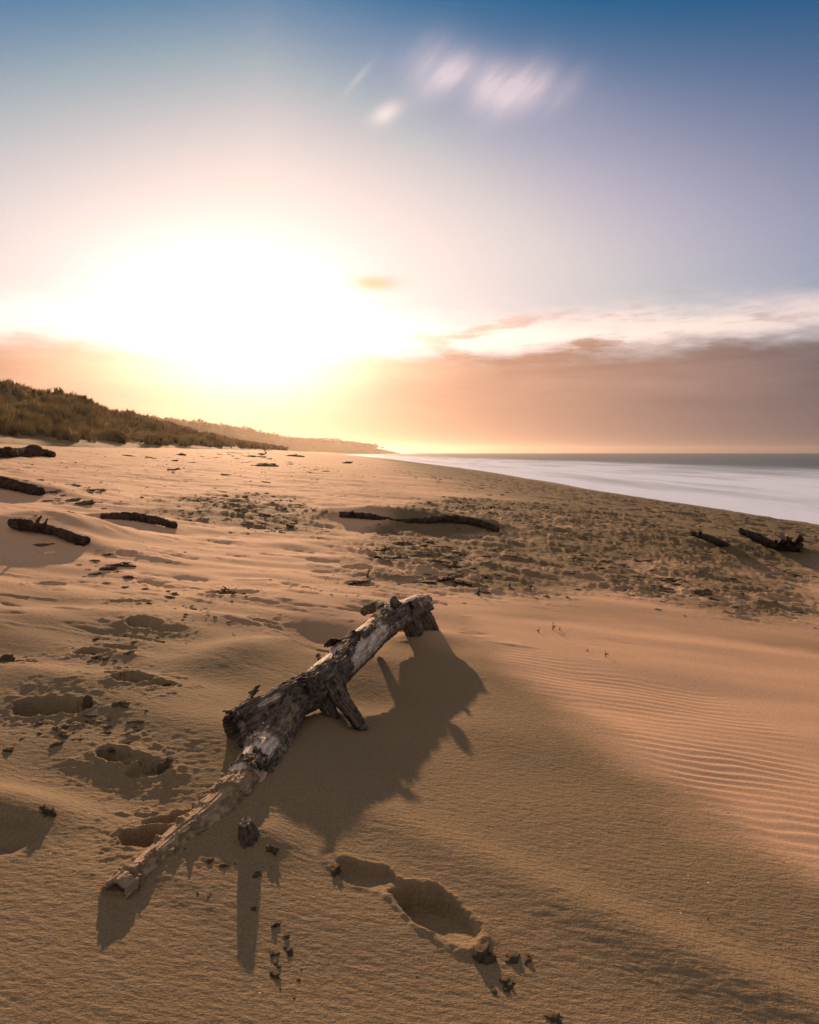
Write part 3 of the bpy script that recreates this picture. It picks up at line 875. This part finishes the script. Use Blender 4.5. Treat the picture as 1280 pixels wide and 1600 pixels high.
def build_log():
    base = PW(470, 1120, 0)
    root = thing('driftwood_log', 'big weathered driftwood log with peeling dark bark, propped on the sand in front', 'driftwood', base)
    inv = -Vector(base)
    def rel(P): return [Vector(p) + inv for p in P]
    tp = [PW(364, 1144, .058), PW(400, 1125, .075), PW(446, 1100, .092), PW(500, 1066, .115), PW(545, 1025, .13), PW(595, 980, .14), PW(635, 953, .145), PW(666, 941, .15)]
    tr = [.052, .064, .063, .064, .065, .066, .063, .048]
    HOST['trunk'] = link('trunk', log_mesh('trunk', rel(tp), tr, 950, 230, 200, trunk_bark, None, .09, .05, .010, 'hollow', 'flat'), root)
    # lower limb running back into the sand
    lp = [PW(448, 1112, .08), PW(422, 1158, .052), PW(395, 1200, .04), PW(372, 1243, .018), PW(335, 1288, .002), PW(280, 1328, -.008), PW(225, 1368, -.006), PW(178, 1402, .004)]
    lr = [.058, .060, .058, .060, .061, .049, .037, .031]
    def lb(s, th, S):
        b = .85 * box(s, .395, .425, .006) * box(th, -110, 70, 12)
        b = np.maximum(b, .9 * box(s, -.2, .255, .05)); b = np.maximum(b, .34 * box(s, .2, .36, .05))
        b = np.maximum(b, .75 * box(s, .30, .42, .02) * box(th, -120, -55, 10))
        b = np.maximum(b, .75 * box(s, .46, .56, .02) * box(th, -60, 60, 12) * .8)
        b = np.maximum(b, .36 * box(s, .50, 1.1, .04)); b = np.maximum(b, .85 * box(s, .965, 1.1, .012))
        return b
    def ld(s, th, S): return np.clip(.92 * box(s, .47, 1.1, .06) * box(th, -150, 110, 20) + .45 * box(s, .0, .3, .05) * box(th, -120, -10, 15), 0, 1)
    HOST['limb'] = link('limb', log_mesh('limb', rel(lp), lr, 700, 180, 230, lb, ld, .17, .09, .010, 'round', 'hollow'), root)
    # forked prop under the trunk
    p1 = [PW(522, 1068, .13), PW(532, 1090, .085), PW(548, 1112, .045), PW(566, 1140, -.03)]
    link('prop_branch', log_mesh('prop_branch', rel(p1), [.036, .028, .021, .017], 160, 70, 250, lambda s, th, S: s * 0 + .8, None, .16, .08, .007), root)
    p2 = [PW(508, 1068, .12), PW(508, 1092, .07), PW(518, 1116, .02), PW(534, 1136, -.05)]
    link('prop_branch', log_mesh('prop_branch', rel(p2), [.034, .026, .019, .015], 160, 70, 260, lambda s, th, S: s * 0 + .8, None, .16, .08, .007), root)
    # dark root under the far end
    p3 = [PW(634, 958, .13), PW(644, 978, .06), PW(648, 994, .0), PW(650, 1000, -.05)]
    link('root', log_mesh('root', rel(p3), [.050, .046, .044, .040], 110, 60, 270, lambda s, th, S: s * 0 + .9, None, .28, .12, .008), root)
    p3 = [PW(650, 948, .13), PW(661, 966, .07), PW(668, 980, .02), PW(672, 990, -.05)]
    link('root', log_mesh('root', rel(p3), [.050, .048, .046, .044], 110, 60, 277, lambda s, th, S: s * 0 + .9, None, .28, .12, .008), root)
    # side branches beyond the trunk
    p4 = [PW(606, 958, .2), PW(592, 947, .19), PW(574, 952, .15), PW(568, 958, .11)]
    link('branch', log_mesh('branch', rel(p4), [.022, .028, .024, .012], 110, 50, 280, lambda s, th, S: s * 0 + .55, None, .22, .1, .006), root)
    p5 = [PW(620, 945, .23), PW(615, 938, .25), PW(616, 933, .262)]
    link('branch', log_mesh('branch', rel(p5), [.022, .016, .008], 70, 36, 285, lambda s, th, S: s * 0 + .9, None, .2, .1, .004), root)
    p6 = [PW(660, 945, .16), PW(668, 939, .18), PW(672, 937, .185)]
    link('branch', log_mesh('branch', rel(p6), [.03, .02, .012], 60, 36, 288, lambda s, th, S: s * 0 + .55, None, .2, .1, .004), root)
    # stub and snags on the limb
    p7 = [PW(394, 1336, -.02), PW(390, 1316, .025), PW(386, 1298, .06), PW(383, 1284, .085)]
    link('branch_stub', log_mesh('branch_stub', rel(p7), [.040, .024, .018, .011], 120, 70, 290, lambda s, th, S: s * 0 + .95, None, .38, .30, .004, 'round', 'flat'), root)
    p8 = [PW(405, 1200, .05), PW(425, 1210, .04), PW(440, 1216, .03)]
    link('snag', log_mesh('snag', rel(p8), [.010, .007, .003], 50, 20, 293, None, None, .2, .1), root)
    # curled bark flakes
    flakes = [('trunk', .40, -40, .12, .06, 20), ('trunk', .34, -84, .12, .03, 25), ('trunk', .20, -80, .08, .03, 18), ('trunk', .055, -42, .10, .06, 22),
              ('trunk', .015, 20, .07, .05, 28), ('trunk', .69, -24, .11, .05, 15), ('trunk', .83, 50, .08, .04, 25), ('trunk', .41, 12, .10, .05, 18), ('trunk', .18, 40, .10, .06, 20), ('limb', .41, -30, .08, .05, 16)]
    for k, (nm, s_, th_, L, Wd, tilt) in enumerate(flakes):
        C, t, Rr, N, B, T = FRAMES[nm]; i = int(s_ * (len(t) - 1)); a_ = math.radians(th_)
        nrm = math.cos(a_) * N[i] + math.sin(a_) * B[i]; tan = -math.sin(a_) * N[i] + math.cos(a_) * B[i]
        n1, n2 = 34, 18; V = np.zeros((2, n1, n2, 3))
        u = np.linspace(-.5, .5, n1)[:, None] + np.zeros((1, n2)); v = np.linspace(-.5, .5, n2)[None] + np.zeros((n1, 1))
        ed = 1 + .55 * fbm(u * 5 + k * 7, v * 5, 7, 3)
        X = u * L * ed; Y = v * Wd * ed
        Z = Rr[i] * (np.sqrt(np.maximum(1 - (Y / Rr[i]) ** 2, .1)) - 1) + Rr[i] * 1.02 + .004 + (u + .5) ** 2 * L * math.tan(math.radians(tilt)) * .8 + .006 * fbm(u * 6 + k, v * 4, 8, 3)
        for q in (0, 1): V[q] = C[i] + X[..., None] * T[i] * (1 if k % 2 else -1) + Y[..., None] * tan + (Z - .0045 * q)[..., None] * nrm
        W_ = V.reshape(-1, 3); g = grid_faces(n1, n2); m_ = n1 * n2
        Fc = [tuple(f) for f in g] + [tuple(f[::-1] + m_) for f in g]
        rim_ = [q * n2 for q in range(n1)] + [(n1 - 1) * n2 + j for j in range(1, n2)] + [q * n2 + n2 - 1 for q in range(n1 - 2, -1, -1)] + [j for j in range(n2 - 2, 0, -1)]
        for q in range(len(rim_)):
            a0, b0 = rim_[q], rim_[(q + 1) % len(rim_)]; Fc.append((b0, a0, a0 + m_, b0 + m_))
        link('bark_flake', mesh_any('bark_flake', W_, Fc, BARKM), HOST[nm])
BARKM = simple_mat('loose_bark', (.020, .015, .012), (.13, .10, .08), 60, .9, .006)
build_log()

# ------------------------------------------------------------------ other driftwood
def drift(label, segs, seed, name='driftwood', fat=.62, gr=None):
    """segs: (part name, [(px, py, height)], radii)"""
    p0 = segs[0][1][len(segs[0][1]) // 2]
    gr = gr or ground
    base = hit(p0[0], p0[1], ground)
    t = thing(name, label, 'driftwood', base)
    tp_ = [Vector(hit(px, py, gr, h)) for (px, py, h) in segs[0][1]]
    rs_ = random.Random(seed + 5)
    for q in range(2 if seed in (300, 340, 360) else 0):
        i = rs_.randint(0, len(tp_) - 2); a_ = tp_[i].lerp(tp_[i + 1], rs_.random()) - Vector(base); l_ = rs_.uniform(1.0, 2.4) * max(segs[0][2]) * fat
        d_ = Vector((rs_.uniform(-.8, .8), rs_.uniform(-.6, .3), rs_.uniform(.5, 1))).normalized() * (l_ + max(segs[0][2]) * fat * .7)
        r0 = max(segs[0][2]) * fat * .34
        link('stub', log_mesh('stub', [a_, a_ + d_ * .6, a_ + d_ + Vector((rs_.uniform(-.3, .3) * l_, 0, 0))], [r0, r0 * .7, r0 * .3], 60, 24, seed + 70 + q, lambda s, th, S: s * 0 + .5, None, .3, .2, .2 * r0, 'round', 'flat', DARKWOOD), t)
    for k, (pn, pts, rad) in enumerate(segs):
        P = [Vector(hit(px, py, gr, h)) - Vector(base) for (px, py, h) in pts]
        # keep every point of one log at a steady distance
        rr_ = random.Random(seed + k); rad = [r * fat * rr_.uniform(.75, 1.2) for r in rad]
        if pn == 'trunk': P = [p + Vector((0, rr_.uniform(-.3, .3), rr_.uniform(-.25, .35))) * max(rad) for p in P]
        link(pn, log_mesh(pn, P, rad, 220, 56, seed + 10 * k, lambda s, th, S: s * 0 + .5, None, .34, .26, .30 * max(rad), 'round' if pn != 'trunk' else 'flat', 'flat' if pn == 'trunk' else 'round', DARKWOOD), t)
    return t
drift('dark curved driftwood limb half sunk on a shaded drift, left edge', [('trunk', [(18, 818, .04), (50, 822, .06), (85, 828, .06), (112, 838, .05), (136, 848, .02)], [.05, .065, .06, .06, .05])], 300)
drift('straight flat driftwood plank with an upright nub, half buried', [('trunk', [(160, 806, .02), (205, 808, .03), (240, 813, .04), (274, 821, .04)], [.05, .06, .06, .05]), ('stub', [(208, 807, .04), (210, 801, .10)], [.025, .012])], 320)
drift('thick dark driftwood log sloping down at the far left edge', [('trunk', [(-50, 752, .06), (0, 754, .08), (35, 762, .07), (66, 772, .02)], [.12, .14, .11, .08])], 340)
drift('lumpy dark driftwood root mass near the dune foot', [('trunk', [(-30, 711, .05), (10, 710, .10), (45, 707, .15), (70, 708, .12), (84, 713, .04)], [.20, .18, .22, .20, .14]), ('root', [(40, 704, .2), (50, 699, .35), (62, 701, .3)], [.12, .14, .1]), ('root', [(5, 706, .15), (12, 702, .3), (20, 703, .25)], [.12, .10, .06])], 360)
drift('long low driftwood log banked with sand beyond the big log', [('trunk', [(532, 805, .02), (575, 807, .03), (620, 814, .00), (655, 814, .02), (700, 813, .03), (745, 818, .04), (778, 828, .03)], [.05, .06, .035, .05, .06, .07, .05]), ('stub', [(545, 804, .05), (552, 800, .10)], [.04, .02])], 380)
drift('short tilted driftwood branch with a knot, nearer the sea', [('trunk', [(1080, 833, .26), (1098, 839, .20), (1120, 848, .07), (1142, 856, -.06)], [.045, .05, .055, .055]), ('stub', [(1093, 836, .24), (1095, 830, .33)], [.04, .015])], 400)
drift('tilted driftwood trunk with jagged root crown at the right edge', [('trunk', [(1158, 830, .30), (1185, 841, .20), (1208, 850, .10), (1226, 856, .04)], [.055, .07, .085, .10]),
      ('root_crown', [(1210, 853, .04), (1228, 852, .08), (1246, 853, .05)], [.09, .14, .08]), ('root', [(1236, 852, .08), (1246, 844, .22), (1251, 837, .33)], [.075, .05, .02]), ('root', [(1243, 850, .1), (1252, 843, .2), (1253, 840, .24)], [.05, .03, .015]),
      ('root', [(1226, 851, .1), (1231, 842, .24), (1230, 838, .3)], [.035, .02, .01]), ('root', [(1218, 850, .1), (1222, 843, .2)], [.04, .012]), ('root', [(1212, 850, .1), (1212, 844, .17)], [.035, .012])], 420)
drift('thin forked stick lying alone on the pale upper beach', [('stick', [(262, 733, .02), (272, 734, .05), (280, 731, .14)], [.03, .04, .02]), ('fork', [(272, 734, .05), (283, 733, .08)], [.03, .015])], 440)
drift('small dark stick with raised tip on the far hazy beach', [('stick', [(408, 711, .05), (416, 708, .25), (413, 704, .5)], [.06, .06, .03])], 450)

# ------------------------------------------------------------------ clods, weed, twigs
def clod_mesh(name, seed, sub, mat, flat=.5, rough=.75):
    rng = random.Random(seed)
    bm = bmesh.new(); bmesh.ops.create_icosphere(bm, subdivisions=sub, radius=1)
    V = np.array([v.co[:] for v in bm.verts])
    o = rng.uniform(0, 90)
    d = 1 + rough * fbm(V[:, 0] * 1.6 + o, V[:, 1] * 1.6 + V[:, 2] * 1.3, seed, 4, .6) + rough * .6 * fbm(V[:, 2] * 2.5 + o, V[:, 0] * 2.5 - V[:, 1], seed + 3, 3, .6)
    for v, k in zip(bm.verts, d): v.co = v.co * float(max(k, .25)); v.co.x *= 1.35; v.co.z *= flat
    me = bpy.data.meshes.new(name); bm.to_mesh(me); bm.free()
    me.polygons.foreach_set('use_smooth', np.full(len(me.polygons), True)); me.materials.append(mat); return me
CLODS = [clod_mesh('sand_clod', 500 + k, 3, CLOD, random.Random(k).uniform(.45, .7)) for k in range(8)]
def weed_mesh(seed):
    rng = random.Random(seed); VV = []; FF = []; b = 0
    for k in range(26):
        a = rng.uniform(0, 6.28); L = rng.uniform(.4, 1.1); x, y = rng.gauss(0, .35), rng.gauss(0, .25)
        pts = [(x, y, -.03)]
        for q in range(1, 4):
            pts.append((x + math.cos(a) * L * q / 3 + rng.gauss(0, .07), y + math.sin(a) * L * .6 * q / 3 + rng.gauss(0, .07), max(0, rng.gauss(.14, .1)) * math.sin(q / 3 * 3.1)))
        V, Fc = tube_simple(pts, [.05, .06, .045, .015], 5); VV.append(V); FF.append(Fc + b); b += len(V)
    return mesh_any('weed_clump', np.concatenate(VV), np.concatenate(FF), WEED)
WEEDS = [weed_mesh(600 + k) for k in range(4)]
def twig_mesh(seed):
    rng = random.Random(seed); VV = []; FF = []; b = 0
    top = (rng.gauss(0, .25), rng.gauss(0, .2), 1.0)
    parts = [([(0, 0, -.3), (top[0] * .4, top[1] * .5, .4), top], [.09, .06, .03])]
    for k in range(rng.randint(2, 4)):
        h = rng.uniform(.1, .6); a = rng.uniform(0, 6.28); l = rng.uniform(.25, .6)
        parts.append(([(top[0] * .4 * h * 2, top[1] * h, h), (math.cos(a) * l * .5, math.sin(a) * l * .5, h + rng.uniform(0, .15)), (math.cos(a) * l, math.sin(a) * l, h + rng.uniform(-.1, .35))], [.06, .045, .02]))
    for p, r in parts:
        V, Fc = tube_simple(p, r, 6); VV.append(V); FF.append(Fc + b); b += len(V)
    return mesh_any('twig', np.concatenate(VV), np.concatenate(FF), DARKWOOD)
TWIGS = [twig_mesh(700 + k) for k in range(5)]
RNG = random.Random(77)
def place(name, me, p, s, label, cat, group, rz=None, sink=.15):
    o = link(name, me)
    o.location = (p[0], p[1], p[2] - sink * s); sx = s if not isinstance(s, tuple) else s[0]
    o.scale = (s * RNG.uniform(.8, 1.3), s * RNG.uniform(.7, 1.1), s * RNG.uniform(.8, 1.2))
    o.rotation_euler = (RNG.uniform(-.2, .2), RNG.uniform(-.2, .2), RNG.uniform(0, 6.28) if rz is None else rz)
    o['label'] = label; o['category'] = cat
    if group: o['group'] = group
    return o
def scatter_px(n, ctr, spread, size, label, group):
    for k in range(n):
        p = hit(RNG.gauss(ctr[0], spread[0]), RNG.gauss(ctr[1], spread[1]), ground)
        place('sand_clod', RNG.choice(CLODS), p, size * RNG.choice((.35, .45, .6, .8, 1.2)), label, 'sand clod', group)
# crumbs kicked out around the footprints
scatter_px(24, (110, 1140), (45, 12), .011, 'small crumb of damp sand in the trail below the large left footprint', 'crumbs below the large left footprint')
scatter_px(16, (190, 1140), (25, 16), .011, 'small crumb of damp sand strewn between the left footprints', 'crumbs between the left footprints')
scatter_px(14, (155, 1030), (30, 6), .012, 'small crumb of damp sand before the upper left footprints', 'crumbs before the upper left footprints')
scatter_px(10, (215, 1000), (24, 6), .012, 'small crumb of damp sand behind the upper left footprints', 'crumbs behind the upper left footprints')
scatter_px(16, (445, 1500), (16, 32), .0065, 'tiny crumb of sand scattered below the log stub', 'crumbs below the log stub')
scatter_px(9, (345, 1370), (22, 22), .007, 'tiny crumb of sand beside the buried log limb', 'crumbs beside the buried limb')
scatter_px(12, (300, 950), (45, 10), .018, 'small crumb of damp sand near the wide shallow footprint', 'crumbs near the wide shallow footprint')
for (px, py, s, lab) in [(752, 1490, .021, 'jagged clod of sand at the toe of the front footprint'), (800, 1497, .013, 'dark clod right of the jagged clod by the front footprint'), (824, 1499, .011, 'smaller round clod, rightmost by the front footprint'),
                         (792, 1535, .011, 'lone dark clod below the front footprint'), (770, 1548, .008, 'tiny lone clod lowest under the front footprint'), (865, 1590, .014, 'dark clod lowest of all on the sand, at the bottom edge'), (524, 1358, .013, 'small dark clod at the heel of the front footprint'),
                         (424, 1326, .014, 'small dark knob of sand right of the log stub'), (137, 1100, .035, 'upright dark shard of crust at the end of the large left footprint'),
                         (188, 1100, .022, 'flat dark clod right of the large left footprint'), (262, 1068, .018, 'dark clod on the crest beside the middle left footprint'), (12, 1172, .013, 'lone dark clod at the left edge of the sand'),
                         (4, 1033, .03, 'dark clod cut by the left edge of the view'), (262, 1195, .024, 'broken clod at the end of the lower left footprint'), (75, 1268, .02, 'dark clod on the tip of the undercut left drift')]:
    p = hit(px, py, ground); o = place('sand_clod', RNG.choice(CLODS), p, s, lab, 'sand clod', None)
    if (px, py) == (137, 1100): o.scale = (.016, .012, .075); o.rotation_euler = (0, .1, 0)
for (px, py, s, lab) in [(560, 910, .13, 'flat dark weed clump with a thin upright stem beyond the log'), (360, 925, .14, 'dark weed lying in the wide shallow footprint'), (700, 905, .16, 'ragged weed clump just right of the log end'), (725, 912, .13, 'small weed tangle right of the log end'), (755, 903, .12, 'bushy weed tangle behind the upright twig'),
                         (600, 858, .16, 'dark weed heap in the debris below the long log'), (590, 872, .2, 'wide weed heap in the middle of the debris'), (640, 850, .15, 'weed heap on the right of the debris below the long log')]:
    p = hit(px, py, ground); place('weed_clump', RNG.choice(WEEDS), p, s * .8, lab, 'seaweed', None, RNG.uniform(-.4, .2), .02).scale.z *= .55
for (px, py, s, lab) in [(748, 930, .085, 'tall upright twig on a small sand hump right of the log'), (797, 918, .06, 'thin upright twig beyond the sand hump'), (829, 922, .05, 'short dark spike of wood on its own sand hump'), (841, 988, .032, 'single upright twig, left of the twig cluster on smooth sand'),
                         (864, 984, .045, 'tallest twig in the cluster on the smooth sand'), (875, 985, .032, 'right twig in the cluster on the smooth sand'), (918, 1017, .022, 'tiny leaning twig at the top of the ripples'), (947, 1026, .03, 'bent twig at the top of the ripples'), (574, 902, .08, 'thin stem standing in the flat weed clump'), (1106, 1437, .012, 'tiny lone twig on the dark sand right of the front footprint')]:
    p = hit(px, py, ground); place('twig', RNG.choice(TWIGS), p, s, lab, 'twig', None)
# debris field beyond the log: the largest lumps one by one, grit as stuff
def field(n, poly, size, label, group, meshes, name, cat, cluster=.6):
    W_ = wpoly(poly); xs = [p[0] for p in W_]; ys = [p[1] for p in W_]; k = 0
    while k < n:
        x, y = RNG.uniform(min(xs), max(xs)), RNG.uniform(min(ys), max(ys))
        A_ = (np.array([x]), np.array([y]))
        if poly_sd(W_, *A_)[0] < RNG.uniform(-.1, .9): continue
        if gn(A_[0] / cluster, A_[1] / cluster, 88)[0] < .05 and RNG.random() < .85: continue
        place(name, RNG.choice(meshes), (x, y, float(ground(*A_)[0])), size * RNG.choice((.5, .6, .8, 1.1, 1.6)) * (.75 + .04 * y), label, cat, group, RNG.uniform(-.5, .2), .08).scale.z *= .55; k += 1
field(70, [(560, 825), (800, 850), (790, 930), (690, 925), (560, 895)], .045, 'dark lump of weed and crust in the debris between the logs', 'debris lumps between the logs', WEEDS + CLODS[:3], 'debris_lump', 'debris')
field(60, [(820, 860), (1280, 890), (1280, 980), (1000, 945), (820, 930)], .045, 'dark lump of crust on the trampled sand at right', 'debris lumps on the trampled right sand', WEEDS[:2] + CLODS, 'debris_lump', 'debris')
field(45, [(235, 775), (420, 765), (540, 800), (520, 835), (380, 825), (250, 810)], .06, 'dark lump of weed in the debris left of the long log', 'debris lumps left of the long log', WEEDS + CLODS[:3], 'debris_lump', 'debris')
field(45, [(30, 765), (160, 770), (170, 815), (60, 800)], .06, 'dark lump of weed beside the left driftwood', 'debris lumps beside the left driftwood', WEEDS + CLODS[:2], 'debris_lump', 'debris')
field(70, [(100, 705), (400, 706), (560, 740), (480, 765), (150, 745)], .09, 'small dark lump scattered on the pale upper beach', 'lumps on the pale upper beach', WEEDS + CLODS[:3], 'debris_lump', 'debris', 2.5)
field(40, [(60, 860), (250, 870), (270, 935), (180, 930)], .035, 'small dark lump on the left slope above the footprints', 'lumps on the left slope', WEEDS + CLODS[:3], 'debris_lump', 'debris')
def grit():
    r = np.random.default_rng(8)
    bm = bmesh.new(); bmesh.ops.create_icosphere(bm, subdivisions=1, radius=1); bm.verts.ensure_lookup_table()
    V0 = np.array([v.co[:] for v in bm.verts]); F0 = np.array([[v.index for v in f.verts] for f in bm.faces]); bm.free()
    VV = []; FF = []; b = 0
    for (poly, n, sz) in ((P_ROUGH, 3200, .018), (P_ROUGH2, 700, .022), (wpoly([(0, 700), (420, 705), (600, 745), (640, 800), (560, 930), (250, 960), (0, 930)]), 1500, .016), (wpoly([(560, 725), (900, 775), (1280, 840), (1280, 870), (800, 800)]), 500, .03), (wpoly([(150, 1000), (420, 900), (640, 900), (640, 930), (500, 950), (320, 1000)]), 160, .010), (wpoly([(40, 1110), (250, 1140), (260, 1230), (150, 1200)]), 160, .006)):
        xs = [p[0] for p in poly]; ys = [p[1] for p in poly]
        X = r.uniform(min(xs), max(xs), n * 6); Y = r.uniform(min(ys), max(ys), n * 6)
        ok = (poly_sd(poly, X, Y) > r.uniform(-.2, 1.2, n * 6) * min(1, (max(ys) - min(ys)) / 4)) & ((gn(X / .5, Y / .5, 88) + .4 * gn(X / .15, Y / .15, 89)) > .05)
        X = X[ok][:n]; Y = Y[ok][:n]; Z = ground(X, Y)
        for x, y, z in zip(X, Y, Z):
            s = sz * r.choice([.35, .5, .7, 1.2]) * (.7 + .05 * min(y, 22))
            P = V0 * (1 + .4 * r.standard_normal((len(V0), 1))) * np.array([s * 1.3, s, s * .4]) + np.array([x, y, z])
            VV.append(P); FF.append(F0 + b); b += len(V0)
    me = new_mesh('beach_litter', np.concatenate(VV), np.concatenate(FF), CLOD, False)
    link('beach_litter', me, kind='stuff', label='fine dark grit and broken weed strewn over the sand', category='litter')
grit()
# dark heaps at the dune foot
for (px, py, s, lab) in [(236, 698, .55, 'low dark weed heap at the dune foot, left of the rounder heap'), (280, 700, .5, 'rounded dark heap at the dune foot, between two others'), (283, 711, .38, 'flat dark heap lowest on the sand before the dune foot'), (315, 700, .5, 'dark heap at the dune foot nearest the headland'),
                         (456, 713, .5, 'dark heap on the far beach where it narrows'), (540, 724, .4, 'dark lump on the far beach close to the water')]:
    p = hit(px, py, macro); o = place('weed_heap', RNG.choice(CLODS), p, s, lab, 'weed heap', None); o.data = o.data.copy(); o.data.materials.clear(); o.data.materials.append(WEED)
    o.scale = (s * 1.6, s * .8, s * .7)

# ------------------------------------------------------------------ haze
HAZE = 1.1e-4
def build_haze():
    m = bpy.data.materials.new('haze'); m.use_nodes = True; t = m.node_tree
    for n in list(t.nodes): t.nodes.remove(n)
    o = t.nodes.new('ShaderNodeOutputMaterial'); v = t.nodes.new('ShaderNodeVolumePrincipled')
    v.inputs['Color'].default_value = (.95, .84, .74, 1); v.inputs['Density'].default_value = HAZE; v.inputs['Anisotropy'].default_value = .77
    t.links.new(v.outputs[0], o.inputs['Volume'])
    bm = bmesh.new(); bmesh.ops.create_cube(bm, size=1)
    for w in bm.verts: w.co = (w.co.x * 9000, w.co.y * 4500 + 2100, (w.co.z + .5) * 63 - 23)
    me = bpy.data.meshes.new('haze'); bm.to_mesh(me); bm.free(); me.materials.append(m)
    link('haze', me, kind='stuff', label='thin golden sea haze', category='haze')
build_haze()
